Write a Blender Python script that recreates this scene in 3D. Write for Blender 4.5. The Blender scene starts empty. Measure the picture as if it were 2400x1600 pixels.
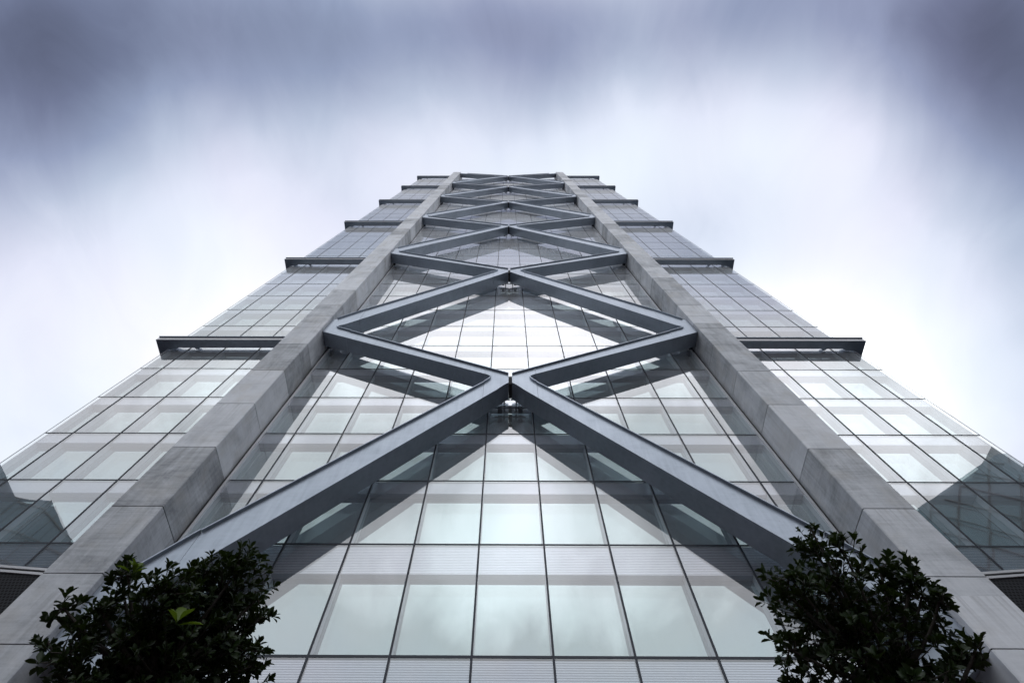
import bpy, math, random
from mathutils import Vector, Matrix
scene = bpy.context.scene
COL = scene.collection
R = math.radians

# ------------------------------------------------------------------ camera
cd = bpy.data.cameras.new("camera"); cam = bpy.data.objects.new("camera", cd); COL.objects.link(cam)
cd.sensor_width = 36.0; cd.lens = 18.177; cd.shift_x = 0.00712; cd.shift_y = -0.00437
cd.clip_start = 0.05; cd.clip_end = 6000
CAM = Vector((-0.1759, -14.8955, 1.6))
cr = Vector((0.999986, 0.000308, 0.005206)); cu = Vector((-0.001733, -0.921919, 0.387378)); cf = Vector((-0.004918, 0.387381, 0.921906))
cr = Vector((1.0, 0, 0)) if False else cr
# orthonormal frame measured from the photograph (slight roll of the hand-held shot)
cf.normalize(); cu = (cu - cf * cu.dot(cf)).normalized(); cr = cf.cross(cu).normalized()
M = Matrix((cr, cu, -cf)).transposed().to_4x4(); M.translation = CAM
cam.matrix_world = M
scene.camera = cam
scene.view_settings.view_transform = 'Standard'; scene.view_settings.look = 'None'
scene.view_settings.gamma = 1.0; scene.view_settings.exposure = 0.16
scene.cycles.max_bounces = 10; scene.cycles.glossy_bounces = 6; scene.cycles.transparent_max_bounces = 12
scene.cycles.diffuse_bounces = 4
scene.cycles.use_denoising = True

# ------------------------------------------------------------------ world: overcast sky
LOBES=[(-0.633,-0.130,0.763,40,0.960),(-0.481,-0.142,0.865,40,-0.318),(-0.253,-0.156,0.955,40,-1.466),(0.003,-0.161,0.987,40,-1.256),(0.232,-0.151,0.961,40,-1.920),(0.410,-0.152,0.899,40,-0.939),(0.555,-0.128,0.822,40,-1.653),(0.636,-0.128,0.761,40,1.013),(-0.556,-0.015,0.831,40,1.079),(-0.400,-0.016,0.916,40,-0.003),(-0.198,-0.051,0.979,40,0.912),(0.003,-0.018,1.000,40,0.183),(0.243,-0.070,0.968,40,2.654),(0.385,0.017,0.923,22,-1.976),(0.527,-0.072,0.847,40,1.287),(0.603,-0.014,0.798,40,0.420),(0.666,-0.013,0.746,40,-0.172),(-0.533,-0.114,0.838,40,-1.012),(-0.439,-0.106,0.892,40,0.398),(-0.288,-0.137,0.948,40,-0.771),(-0.118,-0.160,0.980,40,-0.510),(-0.599,-0.095,0.795,40,-1.047),(-0.641,-0.066,0.764,40,-1.299),(-0.599,-0.014,0.801,40,0.718),(-0.497,-0.075,0.864,40,-0.205),(-0.424,-0.048,0.904,40,0.797),(-0.666,0.013,0.746,22,0.213),(-0.264,-0.083,0.961,40,0.778),(-0.156,-0.126,0.980,40,-0.024),(-0.049,-0.086,0.995,40,0.616),(0.114,-0.148,0.982,40,-0.810),(0.373,-0.138,0.918,40,-1.336),(0.355,-0.080,0.932,40,0.470),(0.467,-0.075,0.881,40,2.405),(0.532,-0.099,0.841,40,-0.272),(0.593,-0.094,0.800,40,-2.147),(0.646,-0.089,0.758,40,-0.788),(0.648,-0.013,0.761,40,-0.444),(0.573,-0.014,0.820,40,1.720),(0.680,0.068,0.730,22,0.928),(0.604,0.044,0.796,22,-0.089),(-0.610,0.044,0.791,22,0.119),(-0.493,0.035,0.869,22,-0.842),(-0.673,0.097,0.733,22,-0.463),(-0.598,0.105,0.794,22,-0.081),(-0.418,0.119,0.900,22,-0.705),(-0.207,0.054,0.977,22,-0.486),(0.003,0.078,0.997,22,0.017),(0.259,0.090,0.962,22,0.562),(0.461,0.151,0.875,22,-1.653),(0.603,0.104,0.791,22,-1.224),(0.676,0.096,0.731,22,0.081),(-0.689,0.240,0.684,22,0.168),(-0.539,0.211,0.816,22,0.034),(-0.489,0.288,0.823,22,1.293),(-0.611,0.354,0.708,22,-0.792),(0.496,0.251,0.831,22,2.254),(0.636,0.253,0.729,22,0.356),(0.687,0.210,0.696,22,-0.926),(-0.694,0.349,0.630,22,0.114),(0.700,0.343,0.626,22,-1.224),(0.655,0.336,0.677,22,0.992),(-0.709,-0.410,0.574,14,-0.181),(-0.410,-0.709,0.574,14,0.065),(0.000,-0.866,0.500,14,-0.821),(0.410,-0.709,0.574,14,0.077),(0.709,-0.410,0.574,14,-0.215),(-0.519,-0.276,0.809,28,0.796),(0.519,-0.276,0.809,28,1.297),(-0.326,-0.293,0.899,45,0.424),(0.326,-0.293,0.899,45,0.581),(-0.280,-0.484,0.829,28,-0.405),(0.000,-0.695,0.719,14,0.941),(0.000,-0.530,0.848,28,-0.318),(0.280,-0.484,0.829,28,-0.543),(-0.155,-0.268,0.951,45,1.194),(-0.064,-0.302,0.951,45,0.035),(0.064,-0.302,0.951,45,0.367),(0.155,-0.268,0.951,45,1.305),(0.000,-0.985,0.174,14,0.349),(-0.903,0.079,0.423,14,0.095),(0.903,0.079,0.423,14,0.192),(0.000,0.966,0.259,14,-0.036)]
BASE=1.029
w = bpy.data.worlds.new("World"); scene.world = w; w.use_nodes = True
nt = w.node_tree; nt.nodes.clear(); N = nt.nodes; L = nt.links
def vnode(op, a, b=None):
    n = N.new('ShaderNodeVectorMath'); n.operation = op
    for i, v in enumerate((a, b)):
        if v is None: continue
        if isinstance(v, (tuple, list)): n.inputs[i].default_value = v
        else: L.new(v, n.inputs[i])
    return n
def mnode(op, a, b=None, c=None, clamp=False):
    n = N.new('ShaderNodeMath'); n.operation = op; n.use_clamp = clamp
    for i, v in enumerate((a, b, c)):
        if v is None: continue
        if isinstance(v, (int, float)): n.inputs[i].default_value = v
        else: L.new(v, n.inputs[i])
    return n.outputs[0]
tc = N.new('ShaderNodeTexCoord'); D = tc.outputs['Generated']
# gentle warp so the cloud masses have no clean edges
wn = N.new('ShaderNodeTexNoise'); wn.inputs['Scale'].default_value = 2.2; wn.inputs['Detail'].default_value = 3
L.new(D, wn.inputs['Vector'])
wv = vnode('SUBTRACT', wn.outputs['Color'], (0.5, 0.5, 0.5)).outputs[0]
sc = N.new('ShaderNodeVectorMath'); sc.operation = 'SCALE'; L.new(wv, sc.inputs[0]); sc.inputs['Scale'].default_value = 0.12
Dw = vnode('NORMALIZE', vnode('ADD', D, sc.outputs[0]).outputs[0]).outputs[0]
acc = BASE
for (x, y, z, KL, a) in LOBES:
    dt = vnode('DOT_PRODUCT', Dw, (x, y, z)).outputs['Value']
    e = mnode('EXPONENT', mnode('MULTIPLY_ADD', dt, KL, -KL))
    acc = mnode('MULTIPLY_ADD', e, a, acc)
# cloud texture on the cloud deck (direction projected on a plane overhead)
sep = N.new('ShaderNodeSeparateXYZ'); L.new(D, sep.inputs[0])
zz = mnode('MAXIMUM', mnode('ADD', sep.outputs['Z'], 0.25), 0.08)
cx_ = mnode('DIVIDE', sep.outputs['X'], zz); cy_ = mnode('DIVIDE', sep.outputs['Y'], zz)
cmb = N.new('ShaderNodeCombineXYZ'); L.new(cx_, cmb.inputs[0]); L.new(mnode('MULTIPLY', cy_, 0.55), cmb.inputs[1])
n1 = N.new('ShaderNodeTexNoise'); n1.inputs['Scale'].default_value = 2.1; n1.inputs['Detail'].default_value = 4; n1.inputs['Roughness'].default_value = 0.42; n1.inputs['Distortion'].default_value = 0.6
L.new(cmb.outputs[0], n1.inputs['Vector'])
n2 = N.new('ShaderNodeTexNoise'); n2.inputs['Scale'].default_value = 5.5; n2.inputs['Detail'].default_value = 3; n2.inputs['Roughness'].default_value = 0.4
L.new(cmb.outputs[0], n2.inputs['Vector'])
acc = mnode('ADD', acc, mnode('MULTIPLY', mnode('SUBTRACT', n1.outputs['Fac'], 0.5), 0.40))
acc = mnode('ADD', acc, mnode('MULTIPLY', mnode('SUBTRACT', n2.outputs['Fac'], 0.5), 0.12))
cs = N.new('ShaderNodeCombineXYZ'); L.new(cx_, cs.inputs[0]); L.new(mnode('MULTIPLY', cy_, 0.16), cs.inputs[1])
n3 = N.new('ShaderNodeTexNoise'); n3.inputs['Scale'].default_value = 6.5; n3.inputs['Detail'].default_value = 5; n3.inputs['Roughness'].default_value = 0.5; n3.inputs['Distortion'].default_value = 0.35
L.new(cs.outputs[0], n3.inputs['Vector'])
acc = mnode('ADD', acc, mnode('MULTIPLY', mnode('SUBTRACT', n3.outputs['Fac'], 0.5), 0.07))
n4 = N.new('ShaderNodeTexNoise'); n4.inputs['Scale'].default_value = 9.0; n4.inputs['Detail'].default_value = 5; n4.inputs['Roughness'].default_value = 0.55; n4.inputs['Distortion'].default_value = 0.8
L.new(cmb.outputs[0], n4.inputs['Vector'])
acc = mnode('ADD', acc, mnode('MULTIPLY', mnode('SUBTRACT', n4.outputs['Fac'], 0.5), 0.17))
ramp = N.new('ShaderNodeValToRGB'); cr_ = ramp.color_ramp
def s2l(c): return tuple((v/255/12.92 if v/255 <= .04045 else ((v/255+.055)/1.055)**2.4) for v in c)
stops = [(0.0, s2l((78, 83, 103))), (0.13, s2l((110, 117, 143))), (0.26, s2l((145, 155, 182))), (0.39, s2l((184, 193, 213))), (0.52, s2l((222, 227, 242))), (0.65, s2l((240, 244, 250))), (0.715, (.96, .965, .98)), (0.79, (1.66, 1.68, 1.71)), (1.0, (2.6, 2.62, 2.68))]
cr_.interpolation = 'B_SPLINE' if False else 'LINEAR'
cr_.elements[0].position = 0.0; cr_.elements[0].color = (*stops[0][1], 1)
cr_.elements[1].position = 1.0; cr_.elements[1].color = (*stops[-1][1], 1)
for p, c in stops[1:-1]:
    e = cr_.elements.new(p); e.color = (*c, 1)
L.new(mnode('MULTIPLY', acc, 0.65, clamp=True), ramp.inputs[0])
# hue drift between lavender and blue grey inside the cloud deck
hn = N.new('ShaderNodeTexNoise'); hn.inputs['Scale'].default_value = 3.0; hn.inputs['Detail'].default_value = 2
L.new(cmb.outputs[0], hn.inputs['Vector'])
hr = N.new('ShaderNodeValToRGB'); hr.color_ramp.elements[0].position = 0.38; hr.color_ramp.elements[1].position = 0.62
hr.color_ramp.elements[0].color = (0.95, 1.005, 1.02, 1); hr.color_ramp.elements[1].color = (1.01, 0.985, 1.02, 1)
L.new(hn.outputs['Fac'], hr.inputs[0])
mul = N.new('ShaderNodeMix'); mul.data_type = 'RGBA'; mul.blend_type = 'MULTIPLY'; mul.inputs['Factor'].default_value = 0.7
L.new(ramp.outputs[0], mul.inputs[6]); L.new(hr.outputs[0], mul.inputs[7])
SUN_EL, SUN_AZ = R(52), R(0)
sky = N.new('ShaderNodeTexSky'); sky.sky_type = 'NISHITA'; sky.sun_disc = False; sky.sun_elevation = SUN_EL; sky.sun_rotation = SUN_AZ
bgs = N.new('ShaderNodeBackground'); L.new(sky.outputs[0], bgs.inputs[0]); bgs.inputs[1].default_value = 0.05
bgc = N.new('ShaderNodeBackground'); L.new(mul.outputs[2], bgc.inputs[0]); bgc.inputs[1].default_value = 1.0
mix = N.new('ShaderNodeMixShader'); mix.inputs[0].default_value = 0.96
L.new(bgs.outputs[0], mix.inputs[1]); L.new(bgc.outputs[0], mix.inputs[2])
wo = N.new('ShaderNodeOutputWorld'); L.new(mix.outputs[0], wo.inputs[0])
w.cycles.sampling_method = 'MANUAL'; w.cycles.sample_map_resolution = 512

# ------------------------------------------------------------------ sun behind the cloud deck, beyond the tower
sd = bpy.data.lights.new("sun", 'SUN'); sun = bpy.data.objects.new("sun", sd); COL.objects.link(sun)
sd.energy = 0.6; sd.angle = R(25); sd.color = (1.0, 0.97, 0.93)
sun.rotation_euler = Vector((0, -math.cos(SUN_EL), -math.sin(SUN_EL))).to_track_quat('-Z', 'Y').to_euler()

# ------------------------------------------------------------------ materials
def newmat(name):
    m = bpy.data.materials.new(name); m.use_nodes = True; t = m.node_tree; t.nodes.clear()
    o = t.nodes.new('ShaderNodeOutputMaterial'); return m, t, o
class NT:
    def __init__(s, t): s.t = t
    def n(s, typ, **kw):
        n = s.t.nodes.new(typ)
        for k, v in kw.items():
            if hasattr(n, k): setattr(n, k, v)
        return n
    def set(s, n, **kw):
        for k, v in kw.items():
            k2 = k.replace('_', ' ')
            if hasattr(v, 'is_output') or hasattr(v, 'links'): s.t.links.new(v, n.inputs[k2])
            else: n.inputs[k2].default_value = v
        return n
    def l(s, a, b): s.t.links.new(a, b)
    def noise(s, vec, scale, detail=3, rough=.5, dist=0.):
        n = s.t.nodes.new('ShaderNodeTexNoise'); n.inputs['Scale'].default_value = scale; n.inputs['Detail'].default_value = detail
        n.inputs['Roughness'].default_value = rough; n.inputs['Distortion'].default_value = dist
        if vec is not None: s.l(vec, n.inputs['Vector'])
        return n.outputs['Fac']
    def mapping(s, vec, scale=(1, 1, 1), rot=(0, 0, 0)):
        n = s.t.nodes.new('ShaderNodeMapping'); n.inputs['Scale'].default_value = scale; n.inputs['Rotation'].default_value = rot
        s.l(vec, n.inputs['Vector']); return n.outputs[0]
    def math(s, op, a, b=None, c=None, clamp=False):
        n = s.t.nodes.new('ShaderNodeMath'); n.operation = op; n.use_clamp = clamp
        for i, v in enumerate((a, b, c)):
            if v is None: continue
            if isinstance(v, (int, float)): n.inputs[i].default_value = v
            else: s.l(v, n.inputs[i])
        return n.outputs[0]
    def ramp(s, fac, stops):
        n = s.t.nodes.new('ShaderNodeValToRGB'); r = n.color_ramp
        r.elements[0].position, r.elements[0].color = stops[0][0], (*stops[0][1], 1)
        r.elements[1].position, r.elements[1].color = stops[-1][0], (*stops[-1][1], 1)
        for p, c in stops[1:-1]:
            e = r.elements.new(p); e.color = (*c, 1)
        s.l(fac, n.inputs[0]); return n.outputs[0]
    def mixc(s, f, a, b, mode='MIX'):
        n = s.t.nodes.new('ShaderNodeMix'); n.data_type = 'RGBA'; n.blend_type = mode
        if isinstance(f, (int, float)): n.inputs[0].default_value = f
        else: s.l(f, n.inputs[0])
        for i, v in ((6, a), (7, b)):
            if isinstance(v, tuple): n.inputs[i].default_value = (*v, 1)
            else: s.l(v, n.inputs[i])
        return n.outputs[2]
    def bump(s, h, strength, dist=.01):
        n = s.t.nodes.new('ShaderNodeBump'); n.inputs['Strength'].default_value = strength; n.inputs['Distance'].default_value = dist
        s.l(h, n.inputs['Height']); return n.outputs[0]
def schlick(k, f0, amp):
    g = k.t.nodes.new('ShaderNodeNewGeometry'); d = k.t.nodes.new('ShaderNodeVectorMath'); d.operation = 'DOT_PRODUCT'
    k.l(g.outputs['Incoming'], d.inputs[0]); k.l(g.outputs['Normal'], d.inputs[1])
    c = k.math('SUBTRACT', 1.0, k.math('ABSOLUTE', d.outputs['Value']))
    return k.math('MULTIPLY_ADD', k.math('POWER', c, 2.6), amp, f0, clamp=True)
def posn(t): return t.nodes.new('ShaderNodeNewGeometry').outputs['Position']

def simple(name, col, rough=.6, metal=0., var=.15, scale=2., bump=0., spec=.5):
    m, t, o = newmat(name); k = NT(t); p = posn(t)
    f = k.noise(p, scale, 4, .6)
    c = k.mixc(f, tuple(v*(1-var) for v in col), tuple(min(1, v*(1+var)) for v in col))
    b = k.n('ShaderNodeBsdfPrincipled'); k.l(c, b.inputs['Base Color']); b.inputs['Roughness'].default_value = rough
    b.inputs['Metallic'].default_value = metal; b.inputs['Specular IOR Level'].default_value = spec
    if bump: k.l(k.bump(k.noise(p, scale*8, 4), bump, .02), b.inputs['Normal'])
    k.l(b.outputs[0], o.inputs[0]); return m

def concrete_mat():
    m, t, o = newmat('board_marked_concrete'); k = NT(t); p = posn(t)
    sp = k.n('ShaderNodeSeparateXYZ'); k.l(p, sp.inputs[0])
    # cast panels: a tone of its own for every panel height
    pz = k.math('FLOOR', k.math('DIVIDE', k.math('ADD', sp.outputs['Z'], -1.7), 3.75))
    sx = k.math('SIGN', sp.outputs['X'])
    cb = k.n('ShaderNodeCombineXYZ'); k.l(pz, cb.inputs[0]); k.l(sx, cb.inputs[1])
    wn = k.n('ShaderNodeTexWhiteNoise'); wn.noise_dimensions = '3D'; k.l(cb.outputs[0], wn.inputs['Vector'])
    big = k.noise(p, .55, 5, .62, .8)
    horiz = k.noise(k.mapping(p, (.5, .5, 7)), 1.3, 5, .65, .3)
    vert = k.noise(k.mapping(p, (5, 5, .35)), 1.2, 4, .6, .4)
    fine = k.noise(p, 18, 5, .7)
    v = k.math('MULTIPLY_ADD', big, .50, k.math('MULTIPLY', horiz, .20))
    v = k.math('ADD', v, k.math('MULTIPLY', vert, .18)); v = k.math('ADD', v, k.math('MULTIPLY', fine, .12))
    v = k.math('ADD', v, k.math('MULTIPLY', k.math('SUBTRACT', wn.outputs['Value'], .5), .32))
    c = k.ramp(v, [(.28, (.25, .262, .28)), (.42, (.48, .50, .53)), (.54, (.64, .66, .695)), (.74, (.80, .82, .86))])
    warm = k.noise(p, .9, 3, .5)
    c = k.mixc(k.math('MULTIPLY', k.math('SUBTRACT', warm, .5, clamp=True), 1.6, clamp=True), c, (.50, .475, .44))
    # damp runs below the open joints
    run = k.noise(k.mapping(p, (7, 7, .12)), 1.0, 4, .6, .2)
    fr_ = k.math('FRACT', k.math('DIVIDE', k.math('ADD', sp.outputs['Z'], -1.7), 3.75))
    wet = k.math('MULTIPLY', k.math('POWER', fr_, 3.0), k.ramp(run, [(.50, (0, 0, 0)), (.72, (1, 1, 1))]))
    c = k.mixc(k.math('MULTIPLY', wet, .55), c, (.22, .215, .21))
    b = k.n('ShaderNodeBsdfPrincipled'); k.l(c, b.inputs['Base Color']); b.inputs['Roughness'].default_value = .62
    k.l(k.bump(k.math('ADD', k.math('MULTIPLY', horiz, .6), fine), .25, .01), b.inputs['Normal'])
    k.l(b.outputs[0], o.inputs[0]); return m

def steel_mat():
    m, t, o = newmat('painted_steel'); k = NT(t); p = posn(t)
    big = k.noise(p, .45, 4, .55, .5); st = k.noise(k.mapping(p, (1.5, 1.5, 6)), 1.2, 4, .6)
    drip = k.noise(k.mapping(p, (6, 6, .5)), 1.0, 3, .6)
    f = k.math('ADD', k.math('MULTIPLY', big, .45), k.math('ADD', k.math('MULTIPLY', st, .2), k.math('MULTIPLY', drip, .35)))
    c = k.ramp(f, [(.32, (.28, .32, .37)), (.50, (.365, .41, .475)), (.70, (.435, .485, .55))])
    sp = k.math('GREATER_THAN', k.noise(p, 7, 2, .5), .76)
    c = k.mixc(k.math('MULTIPLY', sp, .5), c, (.25, .24, .25))
    b = k.n('ShaderNodeBsdfPrincipled'); k.l(c, b.inputs['Base Color']); b.inputs['Roughness'].default_value = .36
    b.inputs['Metallic'].default_value = .65; b.inputs['Specular IOR Level'].default_value = .3
    k.l(k.bump(big, .15, .02), b.inputs['Normal'])
    k.l(b.outputs[0], o.inputs[0]); return m

def outer_glass():
    m, t, o = newmat('clear_outer_glass'); k = NT(t); p = posn(t)
    wob = k.noise(k.mapping(p, (.5, .5, .35)), 1.0, 2, .4)
    nb = k.bump(wob, .05, .05)
    f = schlick(k, .20, .85)
    g = k.n('ShaderNodeBsdfAnisotropic') if False else k.n('ShaderNodeBsdfGlossy'); g.inputs['Roughness'].default_value = 0.0
    g.inputs['Color'].default_value = (.97, .98, 1.0, 1); k.l(nb, g.inputs['Normal'])
    tr = k.n('ShaderNodeBsdfTransparent'); tr.inputs['Color'].default_value = (.93, .965, .95, 1)
    mx = k.n('ShaderNodeMixShader'); k.l(f, mx.inputs[0]); k.l(tr.outputs[0], mx.inputs[1]); k.l(g.outputs[0], mx.inputs[2])
    # rain streaks, dust and painted-in brightness on the panes
    s1 = k.noise(k.mapping(p, (9, 9, .35)), 1.1, 5, .65, .2); s2 = k.noise(p, .8, 3, .5)
    gm = k.t.nodes.new('ShaderNodeNewGeometry'); dd = k.t.nodes.new('ShaderNodeVectorMath'); dd.operation = 'DOT_PRODUCT'
    k.l(gm.outputs['Incoming'], dd.inputs[0]); k.l(gm.outputs['Normal'], dd.inputs[1])
    cosv = k.math('MAXIMUM', k.math('ABSOLUTE', dd.outputs['Value']), .07)
    # thin dust, paled toward flat views: brightness put into the colour of upper panes
    film = k.math('MULTIPLY_ADD', k.math('MULTIPLY', k.ramp(s1, [(.38, (0, 0, 0)), (.80, (1, 1, 1))]), s2), .026, .026)
    df = k.math('MINIMUM', k.math('DIVIDE', film, k.math('POWER', cosv, 1.5)), .70)
    d = k.n('ShaderNodeBsdfDiffuse'); d.inputs['Color'].default_value = (.88, .90, .93, 1)
    m2 = k.n('ShaderNodeMixShader'); k.l(df, m2.inputs[0]); k.l(mx.outputs[0], m2.inputs[1]); k.l(d.outputs[0], m2.inputs[2])
    k.l(m2.outputs[0], o.inputs[0]); return m

def inner_glass():
    m, t, o = newmat('green_coated_inner_glass'); k = NT(t); p = posn(t)
    nb = k.bump(k.noise(k.mapping(p, (.6, .6, .4)), 1.0, 2, .4), .04, .05)
    g = k.n('ShaderNodeBsdfGlossy'); g.inputs['Roughness'].default_value = 0.0
    g.inputs['Color'].default_value = (.79, .91, .95, 1); k.l(nb, g.inputs['Normal'])
    d = k.n('ShaderNodeBsdfDiffuse'); d.inputs['Color'].default_value = (.035, .055, .055, 1)
    f = schlick(k, .48, .5)
    mx = k.n('ShaderNodeMixShader'); k.l(f, mx.inputs[0]); k.l(d.outputs[0], mx.inputs[1]); k.l(g.outputs[0], mx.inputs[2])
    k.l(mx.outputs[0], o.inputs[0]); return m

def spandrel_mat(name, period, strength):
    m, t, o = newmat(name); k = NT(t); p = posn(t)
    sp = k.n('ShaderNodeSeparateXYZ'); k.l(p, sp.inputs[0])
    fz = k.math('FRACT', k.math('DIVIDE', sp.outputs['Z'], period))
    ln = k.math('GREATER_THAN', fz, .62)
    c = k.mixc(k.math('MULTIPLY', ln, strength), (.60, .61, .70), (.24, .25, .30))
    g = k.n('ShaderNodeBsdfGlossy'); g.inputs['Roughness'].default_value = .06; k.l(c, g.inputs['Color'])
    d = k.n('ShaderNodeBsdfDiffuse'); c2 = k.mixc(k.math('MULTIPLY', ln, strength), (.42, .43, .50), (.10, .105, .13)); k.l(c2, d.inputs['Color'])
    mx = k.n('ShaderNodeMixShader'); mx.inputs[0].default_value = .62; k.l(d.outputs[0], mx.inputs[1]); k.l(g.outputs[0], mx.inputs[2])
    k.l(mx.outputs[0], o.inputs[0]); return m

def perforated_mat():
    m, t, o = newmat('perforated_dark_metal'); k = NT(t); p = posn(t)
    sp = k.n('ShaderNodeSeparateXYZ'); k.l(p, sp.inputs[0])
    a = .13
    row = k.math('DIVIDE', sp.outputs['Z'], a*.9); ri = k.math('FLOOR', row)
    colx = k.math('ADD', k.math('DIVIDE', sp.outputs['X'], a), k.math('MULTIPLY', k.math('MODULO', ri, 2.0), .5))
    fx = k.math('SUBTRACT', k.math('FRACT', colx), .5); fz = k.math('SUBTRACT', k.math('FRACT', row), .5)
    r2 = k.math('SQRT', k.math('ADD', k.math('MULTIPLY', fx, fx), k.math('MULTIPLY', fz, fz)))
    hole = k.math('LESS_THAN', r2, .33)
    c = k.mixc(hole, (.030, .031, .036), (.003, .003, .004))
    b = k.n('ShaderNodeBsdfPrincipled'); k.l(c, b.inputs['Base Color']); b.inputs['Roughness'].default_value = .6; b.inputs['Specular IOR Level'].default_value = .15
    k.l(b.outputs[0], o.inputs[0]); return m

def leaf_mat(name, c1, c2, trans):
    m, t, o = newmat(name); k = NT(t); p = posn(t)
    f = k.noise(p, 5, 3, .6)
    c = k.mixc(f, c1, c2)
    b = k.n('ShaderNodeBsdfPrincipled'); k.l(c, b.inputs['Base Color']); b.inputs['Roughness'].default_value = .42; b.inputs['Specular IOR Level'].default_value = .33
    tl = k.n('ShaderNodeBsdfTranslucent'); k.l(k.mixc(.5, c, (.10, .16, .01)), tl.inputs['Color'])
    mx = k.n('ShaderNodeMixShader'); mx.inputs[0].default_value = trans
    k.l(b.outputs[0], mx.inputs[1]); k.l(tl.outputs[0], mx.inputs[2]); k.l(mx.outputs[0], o.inputs[0]); return m

MAT = dict(
    concrete=concrete_mat(), steel=steel_mat(), outer=outer_glass(), inner=inner_glass(),
    span=spandrel_mat('lavender_spandrel', .055, .22), spanl=spandrel_mat('ribbed_spandrel', .075, .95),
    fin=simple('pale_mullion_fin', (.58, .62, .70), .4, .1, .06), frame=simple('dark_gasket_frame', (.035, .04, .052), .45, .2, .1, spec=.3),
    joint=simple('dark_joint', (.03, .03, .032), .9), trim=simple('light_aluminium_trim', (.62, .62, .64), .35, .3, .08),
    soffit=simple('grey_soffit', (.27, .30, .39), .6, 0, .1), perf=perforated_mat(),
    core=simple('dark_interior', (.04, .045, .05), .8), asphalt=simple('asphalt', (.05, .026, .026), .85, 0, .3, .7, .3),
    paving=simple('granite_paving', (.05, .026, .026), .7, 0, .25, 3., .2), bark=simple('grey_bark', (.05, .043, .035), .85, 0, .35, 25., .4),
    leaf=leaf_mat('dark_evergreen_leaf', (.005, .012, .005), (.032, .060, .013), .10),
    leafn=leaf_mat('bright_young_leaf', (.07, .13, .010), (.16, .24, .015), .40),
    bluewall=simple('blue_grey_curtain_glass', (.060, .125, .165), .25, .0, .3, .15, spec=.35),
    bluewall2=simple('slate_curtain_glass', (.045, .095, .135), .25, .0, .3, .12, spec=.35),
    grid=simple('dark_diagonal_steel', (.015, .017, .022), .5), pale=simple('pale_roof_fin', (.25, .27, .26), .6),
    soil=simple('planter_soil', (.03, .022, .016), .95), planter=simple('planter_concrete', (.22, .21, .21), .8, 0, .2, 4, .2),
)

# ------------------------------------------------------------------ mesh helper
class MB:
    def __init__(s): s.v = []; s.f = []; s.m = []; s.mats = []
    def mi(s, m):
        if m not in s.mats: s.mats.append(m)
        return s.mats.index(m)
    def face(s, pts, mat='x'):
        b = len(s.v); s.v += [tuple(p) for p in pts]; s.f.append(tuple(range(b, b+len(pts)))); s.m.append(s.mi(mat))
    def box(s, x0, x1, y0, y1, z0, z1, mat='x'):
        if x0 > x1: x0, x1 = x1, x0
        b = len(s.v)
        s.v += [(x0,y0,z0),(x1,y0,z0),(x1,y1,z0),(x0,y1,z0),(x0,y0,z1),(x1,y0,z1),(x1,y1,z1),(x0,y1,z1)]
        for f in ((0,3,2,1),(4,5,6,7),(0,1,5,4),(1,2,6,5),(2,3,7,6),(3,0,4,7)):
            s.f.append(tuple(b+i for i in f)); s.m.append(s.mi(mat))
    def prism(s, poly, y0, y1, mat='x'):
        """poly: (x, z) outline, extruded from y0 (front) to y1 (back)"""
        a = sum(poly[i][0]*poly[(i+1) % len(poly)][1]-poly[(i+1) % len(poly)][0]*poly[i][1] for i in range(len(poly)))
        if a < 0: poly = poly[::-1]
        n = len(poly); b = len(s.v)
        s.v += [(x, y0, z) for x, z in poly] + [(x, y1, z) for x, z in poly]
        s.f.append(tuple(b+i for i in range(n))); s.m.append(s.mi(mat))
        s.f.append(tuple(b+n+i for i in reversed(range(n)))); s.m.append(s.mi(mat))
        for i in range(n):
            j = (i+1) % n; s.f.append((b+i, b+n+i, b+n+j, b+j)); s.m.append(s.mi(mat))
    def zprism(s, poly, z0, z1, mat='x'):
        a = sum(poly[i][0]*poly[(i+1) % len(poly)][1]-poly[(i+1) % len(poly)][0]*poly[i][1] for i in range(len(poly)))
        if a < 0: poly = poly[::-1]
        n = len(poly); b = len(s.v)
        z1s = z1 if isinstance(z1, (list, tuple)) else [z1]*n
        if a < 0 and isinstance(z1, (list, tuple)): z1s = list(z1)[::-1]
        s.v += [(x, y, z0) for x, y in poly] + [(p[0], p[1], z) for p, z in zip(poly, z1s)]
        s.f.append(tuple(b+i for i in reversed(range(n)))); s.m.append(s.mi(mat))
        s.f.append(tuple(b+n+i for i in range(n))); s.m.append(s.mi(mat))
        for i in range(n):
            j = (i+1) % n; s.f.append((b+i, b+j, b+n+j, b+n+i)); s.m.append(s.mi(mat))
    def tube(s, p0, p1, r0, r1, n=5, mat='x'):
        p0 = Vector(p0); p1 = Vector(p1); d = (p1-p0)
        if d.length < 1e-6: return
        d.normalize(); a = d.orthogonal().normalized(); c = d.cross(a); b = len(s.v)
        for p, r in ((p0, r0), (p1, r1)):
            for i in range(n):
                t = 2*math.pi*i/n; s.v.append(tuple(p + a*(r*math.cos(t)) + c*(r*math.sin(t))))
        for i in range(n):
            j = (i+1) % n; s.f.append((b+i, b+j, b+n+j, b+n+i)); s.m.append(s.mi(mat))
    def build(s, name, parent=None, origin=None, smooth=False):
        me = bpy.data.meshes.new(name); o_ = Vector(origin) if origin else Vector((0, 0, 0))
        me.from_pydata([tuple(Vector(v)-o_) for v in s.v], [], s.f)
        for m in s.mats: me.materials.append(MAT[m])
        me.polygons.foreach_set('material_index', s.m)
        if smooth: me.polygons.foreach_set('use_smooth', [True]*len(s.f))
        me.update()
        ob = bpy.data.objects.new(name, me); COL.objects.link(ob)
        if origin: ob.location = o_
        if parent is not None: ob.parent = parent; ob.matrix_parent_inverse = Matrix.Identity(4)
        return ob
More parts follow.
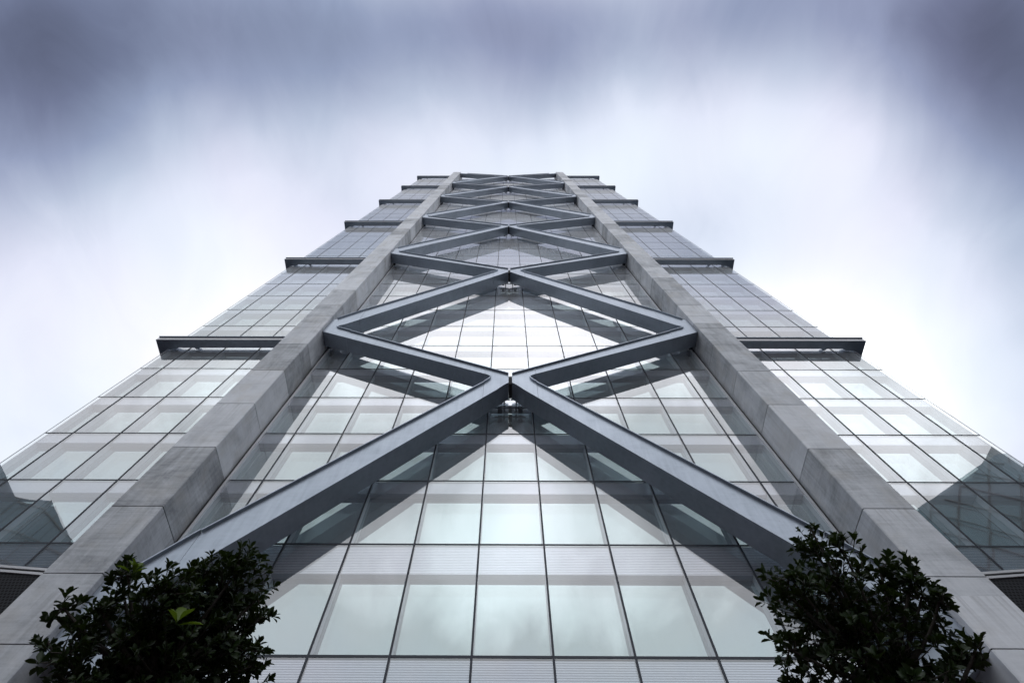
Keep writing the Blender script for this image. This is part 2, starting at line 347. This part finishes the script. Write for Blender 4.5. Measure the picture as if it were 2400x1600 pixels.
def tag(o, label=None, cat=None, group=None, kind=None):
    if label: o['label'] = label
    if cat: o['category'] = cat
    if group: o['group'] = group
    if kind: o['kind'] = kind
    return o
def empty(name, loc=(0, 0, 0)):
    o = bpy.data.objects.new(name, None); COL.objects.link(o); o.location = loc; o.empty_display_size = .5; return o

# ------------------------------------------------------------------ ground
g = MB(); g.box(-1500, 1500, -1500, 1500, -.5, 0, 'asphalt'); tag(g.build('ground'), kind='structure')
g = MB(); g.box(-34, 34, -22, -1.9, -.3, .13, 'paving'); tag(g.build('pavement'), kind='structure')

# ------------------------------------------------------------------ the tower
T = empty('glass_tower', (0, 0, 0))
tag(T, 'tall glass office tower seen from its foot, grey steel bracing between two concrete columns', 'building')
FH = 3.75; W = 2.468
def TZ(n): return 12.22 if n == 0 else (16.68 + (n-1)*FH if n > 0 else 12.22 + n*4.45)
NTOP = 36; ROOF = TZ(NTOP)+.18
EDGE = 24.05; CI, CO = 12.88, 14.82; CF = -1.75     # column inner / outer face, front
PER = 6*FH

# body behind the glass, with a roof
b = MB(); b.box(-EDGE+.62, EDGE-.62, .345, 30, 0, ROOF-.25, 'core'); b.build('core_wall', T)
b = MB(); b.box(-EDGE, EDGE, .26, 30.3, ROOF-.25, ROOF, 'frame'); b.build('roof', T)
b = MB()
for s in (-1, 1): b.box(s*(EDGE-.24), s*(EDGE-.2), .305, 30, 0, ROOF-.3, 'inner')
b.build('side_wall', T)

# window grid
cx_list = [-12.66] + [W*(i-.5) for i in range(-4, 6)] + [12.66]
wing = [12.9, 6.15*W, 7.15*W, 8.15*W, 9.15*W, EDGE]
bays = [(cx_list[i], cx_list[i+1], 'c') for i in range(len(cx_list)-1)]
for s in (-1, 1):
    for i in range(len(wing)-1):
        a, c = s*wing[i], s*wing[i+1]
        bays.append((min(a, c), max(a, c), 'w'))
trng = random.Random(12)
def span_h(n): return 1.36 if n in (0, 1) else .82
def window(mb_out, mb_in, mb_sp, mb_fin, mb_fin2, x0, x1, z0, z1, n, zone):
    """one bay of one storey: z1 is the upper transom"""
    m = .034; CAV = .30
    m = .024; ta, tb = trng.uniform(-.004, .004), trng.uniform(-.004, .004)
    mb_out.face([(x0+m, ta, z0+m), (x1-m, tb, z0+m), (x1-m, -ta, z1-m), (x0+m, -tb, z1-m)], 'outer')
    xi0, xi1 = x0, x1
    if zone == 'w' and x1 > EDGE-.01: xi1 = x1-.22
    if zone == 'w' and x0 < -EDGE+.01: xi0 = x0+.22
    zs = z1 - span_h(n); zs = max(zs, z0+.02)
    mb_in.face([(xi0, CAV, z0), (xi1, CAV, z0), (xi1, CAV, z1), (xi0, CAV, z1)], 'inner')
    mb_sp.box(xi0+.002, xi1-.002, .045, CAV-.004, zs, z1-.03, 'spanl' if n <= 2 else 'span')
    mb_sp.m[-6] = mb_sp.mi('soffit')
    for xx in (x0, x1):
        if abs(xx) > EDGE-.01: continue
        a, c = (xx+.004, xx+.036) if xx == x0 else (xx-.036, xx-.004)
        (mb_fin if xx == x0 else mb_fin2).box(a, c, .022, CAV-.006, z0, zs-.006, 'fin')
    if zone == 'w' and abs(max(x0, x1, key=abs)) > EDGE-.01:
        xe = xi1 if x1 > 0 else xi0
        (mb_fin2 if x1 > 0 else mb_fin).box(xe-.02, xe+.02, .02, CAV+.5, z0, z1-.03, 'fin')
rows = []
for n in range(-1, NTOP+1):
    z1 = TZ(n); z0 = TZ(n-1)
    for (x0, x1, zone) in bays:
        if zone == 'w' and n == 0: continue
        if zone == 'w' and n < 1: continue
        zz0 = z0
        if zone == 'w' and n == 1: zz0 = 15.52
        rows.append((n, zz0, z1, x0, x1, zone))
def prio(r):
    n, z0, z1, x0, x1, zone = r
    xc = (x0+x1)/2; zc = (z0+z1)/2
    d = Vector((xc, 0, zc))-CAM; dep = d.dot(cf)
    px = d.dot(cr)/dep*18.177/36*1024+505; py = 337-d.dot(cu)/dep*18.177/36*1024
    vis = -10 < px < 1034 and py < 690
    if zone == 'w' and abs(xc) < 16.0: vis = False
    return (0 if vis else 1, dep)
rows.sort(key=prio)
for i, r in enumerate(rows[:99]):
    n, z0, z1, x0, x1, zone = r
    o1, o2, o3, o4, o5 = MB(), MB(), MB(), MB(), MB()
    window(o1, o2, o3, o4, o5, x0, x1, z0, z1, n, zone)
    wdw = o1.build('window', T)
    o2.build('inner_pane', wdw); o3.build('spandrel_panel', wdw); 
    if o4.f: o4.build('side_fin', wdw)
    if o5.f: o5.build('side_fin', wdw)
o1 = MB()
for r in rows[99:]:
    n, z0, z1, x0, x1, zone = r
    window(o1, o1, o1, o1, o1, x0, x1, z0, z1, n, zone)
tag(o1.build('upper_windows', T), kind='stuff')

# mullions and transoms (outer caps)
for xx in cx_list[1:-1]:
    b = MB(); b.box(xx-.034, xx+.034, -.020, .02, 0, ROOF, 'frame'); b.build('mullion', T)
for s in (-1, 1):
    for xx in wing[1:-1]:
        b = MB(); b.box(s*xx-.032, s*xx+.032, -.020, .02, 15.6, ROOF, 'frame'); b.build('mullion', T)
    b = MB(); b.box(s*EDGE-.010, s*EDGE+.010, -.012, .02, 15.9, ROOF, 'trim'); b.build('edge_trim', T)
    # inner edge: dark gap then a light aluminium strip beside the column
    b = MB(); b.box(s*12.66, s*12.74, -.07, .02, 0, ROOF, 'trim'); b.box(s*12.75, s*12.87, -.01, .12, 0, ROOF, 'joint'); b.build('edge_trim', T)
cnt = 0
tr_stuff = MB()
for n in range(-1, NTOP+1):
    h = .04 if n > 0 else .05
    for a, c in ((-12.65, 12.65), (-EDGE+.02, -14.9), (14.9, EDGE-.02)):
        if abs(a) != 12.65 and n < 1: continue
        tgt = MB() if cnt < 98 else tr_stuff
        if abs(a) == 12.65:
            xs = [-12.65] + cx_list[1:-1] + [12.65]
        else:
            xs = sorted([a, c] + [x for x in [k*sg for k in wing[1:-1] for sg in (-1, 1)] if a < x < c])
        for i in range(len(xs)-1):
            tgt.box(xs[i]+.035, xs[i+1]-.035, -.010, .02, TZ(n)-h*.9, TZ(n)+h*.8, 'frame')
        if cnt < 98: tgt.build('transom', T)
        cnt += 1
tag(tr_stuff.build('upper_transoms', T), kind='stuff')

# podium: sloping ledge and perforated screens under the wings
for s in (-1, 1):
    def zl(x): return 15.43 + .085*(x-16.8)
    b = MB()
    b.prism([(s*14.83, zl(14.83)-.10), (s*24.0, zl(24.0)-.10), (s*24.0, zl(24)), (s*14.83, zl(14.83))], -.06, .03, 'trim')
    b.prism([(s*14.83, zl(14.83)-.22), (s*24.0, zl(24.0)-.22), (s*24.0, zl(24)-.102), (s*14.83, zl(14.83)-.102)], -.02, .03, 'joint')
    b.prism([(s*14.83, zl(14.83)-.32), (s*24.0, zl(24.0)-.32), (s*24.0, zl(24)-.222), (s*14.83, zl(14.83)-.222)], -.10, .03, 'trim')
    b.build('ledge', T)
    b = MB(); b.prism([(s*14.83, 6.0), (s*24.0, 6.0), (s*24.0, zl(24)-.322), (s*14.83, zl(14.83)-.322)], -.05, .03, 'perf')
    b.build('perforated_screen', T)
    b = MB(); b.box(s*14.83, s*24.0, .031, .5, 0, 15.5, 'core'); b.build('podium_wall', T)

# concrete columns with open joints
jz = [0, 3.8, 7.6, 11.27, 13.66]
z = 16.72
k = 0
while z < 148.3:
    node = 34.47 + PER*k
    f = (z-16.72)/FH
    if abs(z-(node+1.0)) < 1.6 and z > node-.6 and z < node+2.0:
        jz += [node+.05, node+2.37]; k += 1
    else: jz.append(z)
    z += FH
jz = sorted(v for v in jz if v < 147.8) + [148.45]
for s in (-1, 1):
    b = MB()
    for i in range(len(jz)-1):
        z0, z1 = jz[i]+.019, jz[i+1]-.019
        c = .035
        x0, x1 = s*CI, s*CO
        poly = [(x0, .02), (x0, CF+c), (x0+s*c, CF), (x1-s*c, CF), (x1, CF+c), (x1, .02)]
        b.zprism(poly, z0, z1, 'concrete')
    b.box(s*(CI+.03), s*(CO-.03), CF+.03, .02, 0, 148.4, 'joint')
    tag(b.build('concrete_column', T))

# ---- steel bracing: node plates and beams lie in one plane between the columns
YF, YB = -1.50, -.42
LIPO, LIPT = .12, .045
def lip(mb, path, flip):
    """projecting flange along the upper edge; path goes along the edge, material below it"""
    for i in range(len(path)-1):
        (xa, za), (xb, zb) = path[i], path[i+1]
        dx, dz = xb-xa, zb-za; l = math.hypot(dx, dz)
        if l < 1e-5: continue
        nx, nz = (dz/l, -dx/l)
        if flip: nx, nz = -nx, -nz
        q = [(xa, za), (xb, zb), (xb+nx*LIPT, zb+nz*LIPT), (xa+nx*LIPT, za+nz*LIPT)]
        mb.prism(q, YF-LIPO, YF-.001, 'steel')
def bez(p0, p1, p2, n=8):
    out = []
    for i in range(n+1):
        t = i/n; out.append(((1-t)**2*p0[0]+2*t*(1-t)*p1[0]+t*t*p2[0], (1-t)**2*p0[1]+2*t*(1-t)*p1[1]+t*t*p2[1]))
    return out
def lerp(p, q, x):
    t = (x-p[0])/(q[0]-p[0]); return (x, p[1]+t*(q[1]-p[1]))
XO, XC = 12.86, .10
def low(dz): return lambda z: z
def node_geo(k):
    """outer node k bottom height; the lowest storey is .7 m taller"""
    zb = 34.43 + PER*k - (.70 if k < 0 else 0)
    cb = 26.97 + PER*k - (.70 if k < 0 else 0)    # centre node below outer node k
    return zb, cb
SEAM_O, SEAM_C = 10.95, 1.45
for k in range(-1, 6):
    cbk = 26.97 + PER*k - (.70 if k < 0 else 0)
    mb = MB(); mb.box(-.097, .097, YF+.10, YB-.06, cbk+.04, cbk+.92, 'joint'); mb.build('brace_joint', T)
for s in (-1, 1):
    sx = lambda pts: [(s*x, z) for x, z in pts]
    KS = range(-1, 6)
    for k in KS:
        zb, cb = node_geo(k)
        cbu = node_geo(k+1)[1]              # centre node above
        Bbot0, Bbot1 = (XO, zb), (.90, cb+.78)
        Btop0, Btop1 = (12.2, zb+.72), (XC, cb+1.02)
        Abot0, Abot1 = (12.2, zb+.78), (XC, cbu)
        Atop0, Atop1 = (XO, zb+2.20), (.90, cbu+.62)
        top_node = (k == 5)
        # outer node plate
        tipx = 12.22
        pBt = lerp(Btop0, Btop1, SEAM_O); pAb = lerp(Abot0, Abot1, SEAM_O)
        cB = lerp(Btop0, Btop1, 11.75); cA = lerp(Abot0, Abot1, 11.75)
        curve = bez(cB, (12.55, (cB[1]+cA[1])/2-.05), cA, 10)
        pAt = lerp(Atop0, Atop1, SEAM_O); pBb = lerp(Bbot0, Bbot1, SEAM_O)
        chain = [(XO, zb), pBb, pBt] + curve + [pAb, pAt, (XO-.35, zb+2.36), (XO, zb+2.36)]
        mb = MB()
        if not top_node:
            # plate split in two convex-ish halves so it triangulates cleanly
            mid = len(curve)//2
            lowp = [(XO, zb), pBb, pBt] + curve[:mid+1] + [(XO, curve[mid][1])]
            upp = [(XO, curve[mid][1])] + curve[mid:] + [pAb, pAt, (XO-.35, zb+2.34), (XO, zb+2.34)]
            mb.prism(sx(lowp), YF, YB, 'steel'); mb.prism(sx(upp), YF, YB, 'steel')
            lip(mb, sx([pBt]+curve[:mid+1]), s < 0 if False else (s > 0))
            lip(mb, sx([pAt, (XO-.35, zb+2.34)]), s > 0 if True else False)
        else:
            mb.prism(sx([(XO, zb), pBb, (SEAM_O, pBt[1]), (XO, zb+1.25)]), YF, YB, 'steel')
        # bracket fixing the node back to the column
        mb.box(s*12.5, s*12.74, YB-.02, -.12, zb+.1, zb+.5, 'frame')
        mb.build('brace_node', T)
        # beam going down to the centre
        if k >= 0:
            x0, x1 = SEAM_O-.012, SEAM_C+.012
            mb = MB(); P = [lerp(Bbot0, Bbot1, x0), lerp(Bbot0, Bbot1, x1), lerp(Btop0, Btop1, x1), lerp(Btop0, Btop1, x0)]
            mb.prism(sx(P), YF, YB, 'steel'); lip(mb, sx([P[3], P[2]]), s > 0)
            mb.build('brace_beam', T)
        else:
            x0, x1 = SEAM_O-.012, SEAM_C+.012
            mb = MB(); P = [lerp(Bbot0, Bbot1, x0), lerp(Bbot0, Bbot1, x1), lerp(Btop0, Btop1, x1), lerp(Btop0, Btop1, x0)]
            mb.prism(sx(P), YF, YB, 'steel'); lip(mb, sx([P[3], P[2]]), s > 0); mb.build('brace_beam', T)
        # beam going up to the centre
        if not top_node:
            x0, x1 = SEAM_O-.012, SEAM_C+.012
            mb = MB(); P = [lerp(Abot0, Abot1, x0), lerp(Abot0, Abot1, x1), lerp(Atop0, Atop1, x1), lerp(Atop0, Atop1, x0)]
            mb.prism(sx(P), YF, YB, 'steel'); lip(mb, sx([P[3], P[2]]), s > 0)
            mb.build('brace_beam', T)
        # centre node plate under outer node k: joins beam B of node k and beam A of node k-1
        zbl = node_geo(k-1)[0]
        Ab0, Ab1 = (12.2, zbl+.78), (XC, cb); At0, At1 = (XO, zbl+2.20), (.90, cb+.62)
        hB = lerp(Bbot0, Bbot1, SEAM_C); hA = lerp(At0, At1, SEAM_C)
        curve = bez(hA, (.72, cb+.74), hB, 10)
        mid = len(curve)//2
        pb = lerp(Ab0, Ab1, SEAM_C)
        rnd = bez(pb if False else lerp(Ab0, Ab1, .75), (XC+.12, cb-.02), (XC, cb+.0-.0), 6)
        lowp = [(XC, curve[mid][1])] + rnd[::-1] + [pb] + curve[:mid+1]
        upp = [(XC, curve[mid][1])] + curve[mid:] + [lerp(Btop0, Btop1, SEAM_C), (XC, Btop1[1])]
        mb = MB(); mb.prism(sx(lowp), YF, YB, 'steel'); mb.prism(sx(upp), YF, YB, 'steel')
        lip(mb, sx(curve[:mid+2]), s < 0)
        lip(mb, sx([lerp(Btop0, Btop1, SEAM_C), (XC, Btop1[1])]), s > 0)
        mb.box(s*.30, s*.38, YB-.01, -.02, cb+.15, cb+.24, 'frame')
        mb.box(s*.46, s*.70, YB-.04, -.20, cb-.10, cb+.35, 'frame')
        mb.box(s*.02, s*.9, -.30, -.24, cb+.25, cb+.33, 'frame')
        mb.build('brace_node', T)

# ---- horizontal steel frames standing off the wings every sixth floor
for k in range(0, 6):
    zb = 34.60 + PER*k
    for s in (-1, 1):
        fr = MB()
        X0, X1 = 14.83, 24.66
        poly = [(s*X0, -.78), (s*X1, -.78), (s*24.12, -.01), (s*23.15, -.01), (s*23.22, -.17), (s*X0, -.17)]
        # non-convex outline: two pieces
        fr.zprism([(s*X0, -.78), (s*23.2, -.78), (s*23.2, -.17), (s*X0, -.17)], zb, zb+.42, 'steel')
        fr.zprism([(s*23.2, -.78), (s*X1, -.78), (s*X1, -.04), (s*23.45, -.04), (s*23.2, -.17)], zb, zb+.42, 'steel')
        fr.box(s*(EDGE+.03), s*X1, -.04, 30.5, zb, zb+.42, 'steel')
        fr.box(s*X0, s*(X1-.03), -.89, -.787, zb+.37, zb+.42, 'steel')
        fr.box(s*X0, s*(X1-.01), -.786, -.781, zb+.02, zb+.35, 'trim')
        ob = fr.build('sunshade_frame', T)
        br = MB(); br.zprism([(s*21.75, -.17), (s*22.12, -.17), (s*22.02, -.04), (s*21.85, -.04)], zb+.03, zb+.36, 'steel')
        br.build('bracket', ob)

# ------------------------------------------------------------------ neighbouring towers across the street, seen mirrored in the wing glass
def tower(name, label, foot, hs, wall, diag, group=None):
    cxm = sum(p[0] for p in foot)/len(foot); cym = sum(p[1] for p in foot)/len(foot)
    e = empty(name, (cxm, cym, 0)); tag(e, label, 'building')
    org = Vector((cxm, cym, 0))
    b = MB(); b.zprism(foot, 0, hs, wall)
    def bl(mb, nm):
        o = mb.build(nm, e); o.data.transform(Matrix.Translation(-org)); return o
    bl(b, 'curtain_wall')
    n = len(foot); gr = MB()
    for i in range(n):
        p, q_ = Vector((*foot[i], 0)), Vector((*foot[(i+1) % n], 0)); L_ = (q_-p).length; d = (q_-p)/L_
        nn = Vector((d.y, -d.x, 0))
        if (p+q_).to_2d().dot(nn.to_2d()) > 2*org.to_2d().dot(nn.to_2d()): pass
        else: nn = -nn
        H0, H1 = hs[i], hs[(i+1) % n]
        off = nn*.08
        if diag:
            st = 3.2
            for sg in (1, -1):
                a = -60
                while a < L_+60:
                    # line x = a + sg*z*0.75
                    pts = []
                    for zz_ in [j*1.0 for j in range(0, 60)]:
                        x_ = a + sg*zz_*.8
                        hh = H0+(H1-H0)*max(0, min(1, x_/L_))
                        if 0 <= x_ <= L_ and zz_ <= hh: pts.append((x_, zz_))
                    if len(pts) > 1:
                        A_ = p+d*pts[0][0]+Vector((0, 0, pts[0][1])); B_ = p+d*pts[-1][0]+Vector((0, 0, pts[-1][1]))
                        gr.tube(A_+off, B_+off, .11, .11, 4, 'grid')
                    a += st
        else:
            z_ = 3.6
            while z_ < max(H0, H1)-.5:
                A_ = p+Vector((0, 0, min(z_, H0))); B_ = q_+Vector((0, 0, min(z_, H1))); gr.tube(A_+off, B_+off, .10, .10, 4, 'grid'); z_ += 3.6
            x_ = 0
            while x_ < L_:
                hh = H0+(H1-H0)*x_/L_; A_ = p+d*x_; gr.tube(A_+off, A_+off+Vector((0, 0, hh)), .05, .05, 4, 'grid'); x_ += 3.0
    bl(gr, 'diagonal_lattice' if diag else 'window_grid')
    return e, bl
e, bl = tower('office_tower', 'blue glass tower with diagonal lattice and peaked crown mirrored in lower right wing',
    [(43.5, -29.5), (46.8, -26.2), (57.4, -21.2), (66, -19.0), (84, -34), (62, -60), (40, -46)], [47.0, 48.9, 52.6, 51.0, 48, 40, 38], 'bluewall', True)
b = MB(); b.zprism([(56.2, -22.6), (58.6, -21.5), (60, -27), (57, -28)], 49.6, [52.6, 54.6, 52.6, 51.4], 'pale'); bl(b, 'roof_crown')
cr5 = []
e, bl = tower('office_tower', 'slate glass tower with rounded shoulder mirrored in the lower left wing glass',
    [(-45.2, -30), (-47.6, -27.4), (-51.4, -24.9), (-56.3, -23.4), (-64, -23), (-80, -36), (-66, -62), (-46, -48)], [39, 44.6, 48.0, 47.0, 46, 44, 44, 38], 'bluewall2', False)
b = MB(); b.zprism([(-54.5, -25.2), (-60, -24.6), (-62, -30), (-55, -31)], 44, [48.6, 49.4, 48, 47.6], 'grid'); bl(b, 'roof_plant')

e, bl = tower('added_city_block', 'unseen grey block added on the left side of the street to cut low sky', [(-46, -18), (-46, 40), (-90, 40), (-90, -18)], [40]*4, 'bluewall2', False)  # three unseen blocks, added to keep low sky light off the brace undersides
e, bl = tower('added_city_block', 'unseen grey block added on the right side of the street to cut low sky', [(46, -14), (46, 40), (90, 40), (90, -14)], [40]*4, 'bluewall', False)
e, bl = tower('added_city_block', 'unseen low block added behind the viewer to cut sky near the horizon', [(-38, -62), (38, -62), (38, -90), (-38, -90)], [19]*4, 'bluewall2', False)

# ------------------------------------------------------------------ the two street trees
def tree(label, base, blobs, seed, dens, young, side):
    rng = random.Random(seed)
    e = empty('evergreen_tree', base); tag(e, label, 'tree', 'street trees in front of the tower')
    B = Vector(base)
    tr = MB(); br = MB(); fo = MB(); yo = MB()
    cen = sum((Vector(b[:3])*b[3]**2 for b in blobs), Vector())/sum(b[3]**2 for b in blobs)
    # trunk: gently bent, tapering
    pts = []; top = Vector((cen.x, cen.y, cen.z-.25)); n = 12
    for i in range(n+1):
        t = i/n; p = B.lerp(top, t); p += Vector((math.sin(t*5+seed)*.05, math.cos(t*4+seed)*.05, 0))*t
        pts.append(p)
    for i in range(n): tr.tube(pts[i], pts[i+1], .085*(1-.62*i/n), .085*(1-.62*(i+1)/n), 9, 'bark')
    def leaf(mb, p, d, up, ln, wd, mat):
        d = d.normalized(); sd_ = d.cross(up)
        if sd_.length < 1e-3: sd_ = d.orthogonal()
        sd_.normalize(); nn = sd_.cross(d).normalized()
        prof = [(.0, .0), (.12, .07), (.36, .66), (.62, 1.0), (.84, .74), (1.0, 0.)]
        cv = ln*rng.uniform(.05, .22); fold = wd*.22
        b_ = len(mb.v); rows_ = []
        for t, wv_ in prof:
            c = p + d*(ln*t) - nn*(cv*t*t)
            rows_.append((c, c+sd_*(wd*.5*wv_)+nn*(fold*wv_), c-sd_*(wd*.5*wv_)+nn*(fold*wv_)))
        for c, l_, r_ in rows_: mb.v += [tuple(c), tuple(l_), tuple(r_)]
        for i in range(len(rows_)-1):
            a = b_+i*3; c = a+3
            for f in ((a, a+1, c+1, c), (a, c, c+2, a+2)):
                mb.f.append(f); mb.m.append(mb.mi(mat))
    def rosette(mb, p, ax, nl, ln, mat):
        ax = ax.normalized(); a = ax.orthogonal().normalized(); c = ax.cross(a)
        for i in range(nl):
            th = i*2.39996+rng.uniform(-.3, .3); tilt = R(rng.uniform(22, 88)*(.55+.45*(i/nl)))
            d = ax*math.cos(tilt) + (a*math.cos(th)+c*math.sin(th))*math.sin(tilt)
            l_ = ln*rng.uniform(.72, 1.15)*(.75+.25*(i/nl))
            leaf(mb, p - ax*(.028*i/nl*rng.uniform(.5, 2.2)), d, ax, l_, l_*rng.uniform(.40, .50), mat)
    for (x, y, z_, r_) in blobs:
        c = Vector((x, y, z_))
        # limb from the trunk to the clump
        best = min(pts[int(n*.45):], key=lambda p: (p-c).length + max(0, p.z-(c.z-.15))*3)
        m1 = best.lerp(c, .5)+Vector((rng.uniform(-.06, .06), rng.uniform(-.06, .06), -.10*(best-c).length))
        prev = best; L2 = []
        for i in range(1, 7):
            t = i/6; p = best*(1-t)**2+m1*2*t*(1-t)+c*t*t
            br.tube(prev, p, .021*(1-.65*(i-1)/6), .021*(1-.65*i/6), 6, 'bark'); prev = p; L2.append(p)
        ns = max(3, int(dens*(r_/.3)**2.0))
        for j in range(ns):
            u_ = Vector((rng.gauss(0, 1), rng.gauss(0, 1), rng.gauss(0, 1))).normalized()*(rng.random()**.42)*r_*.9
            p = c+u_
            ax = (u_.normalized()*.55 + (p-cen).normalized()*.35 + Vector((0, 0, .75)) + Vector((rng.uniform(-.3, .3),)*3))
            src = min(L2[2:], key=lambda q_: (q_-p).length)
            mid = src.lerp(p, .5)+Vector((rng.uniform(-.02, .02), rng.uniform(-.02, .02), -.03))
            br.tube(src, mid, .0055, .004, 3, 'bark'); br.tube(mid, p, .004, .0028, 3, 'bark')
            ln = rng.uniform(.058, .100)
            rosette(fo, p, ax, rng.randint(6, 10), ln, 'leaf')
            if rng.random() < .6:
                rosette(fo, mid, ax, rng.randint(2, 5), ln*.9, 'leaf')
    for (x, y, z_, nl, ln) in young:
        rosette(yo, Vector((x, y, z_)), Vector((-.1*side, -.6, .8)), nl, ln, 'leafn')
    def fin(mb, nm, smooth=False):
        o = mb.build(nm, e, smooth=smooth); o.data.transform(Matrix.Translation(-B)); return o
    fin(tr, 'trunk', True); fin(br, 'branches', True); fin(fo, 'foliage', True)
    if young: o = fin(yo, 'young_leaves', True); o['label'] = 'bright yellow green young leaves'
    return e
LB=[(-2.403,-11.454,4.525,0.436),(-2.610,-11.295,4.354,0.510),(-2.244,-11.698,4.610,0.200),(-2.531,-11.646,4.595,0.186),(-3.264,-11.530,4.238,0.196),(-3.139,-11.459,4.295,0.218),(-2.579,-11.810,4.274,0.235),(-2.674,-11.708,4.167,0.277),(-2.871,-11.945,4.336,0.112),(-2.970,-11.845,4.371,0.115),(-2.947,-11.841,4.124,0.160),(-3.193,-11.828,4.117,0.123),(-3.009,-11.525,4.078,0.167),(-3.039,-11.718,3.876,0.180),(-3.262,-11.677,3.995,0.092),(-2.110,-11.270,4.505,0.108),(-2.086,-11.513,4.476,0.072),(-2.107,-11.084,4.236,0.145),(-2.495,-11.394,3.988,0.478),(-2.756,-11.387,3.933,0.285),(-2.202,-11.349,4.212,0.320),(-2.392,-10.968,4.057,0.509),(-2.635,-11.195,3.802,0.491),(-2.886,-11.624,3.747,0.196)]
RB=[(2.237,-11.904,4.823,0.091),(2.329,-11.681,4.824,0.206),(2.323,-11.939,4.545,0.169),(1.956,-11.720,4.509,0.218),(2.272,-11.709,4.442,0.325),(2.649,-11.760,4.556,0.149),(2.808,-11.788,4.451,0.162),(2.801,-11.733,4.313,0.177),(2.730,-11.510,4.427,0.349),(2.231,-11.282,4.537,0.389),(2.281,-11.494,4.159,0.487),(1.820,-11.450,4.125,0.163),(2.782,-11.685,4.146,0.142),(2.814,-11.818,4.206,0.104),(2.701,-11.661,3.902,0.182),(2.840,-11.793,3.908,0.113),(2.816,-11.693,3.938,0.115),(2.504,-11.441,3.981,0.411),(1.842,-11.217,4.009,0.180),(1.945,-11.556,4.537,0.073),(2.235,-11.221,3.921,0.492),(2.005,-10.774,4.018,0.347),(2.608,-11.276,3.780,0.376)]
tree('dark evergreen tree with two tufts of bright young leaves in front of the left column', (-2.62, -11.2, .13), LB, 4, 54,
     [(-2.76, -12.02, 4.265, 10, .11), (-2.33, -11.88, 4.00, 6, .15)], -1)
tree('dark evergreen tree with a pointed top in front of the right column', (2.35, -11.2, .13), RB, 9, 42, [], 1)
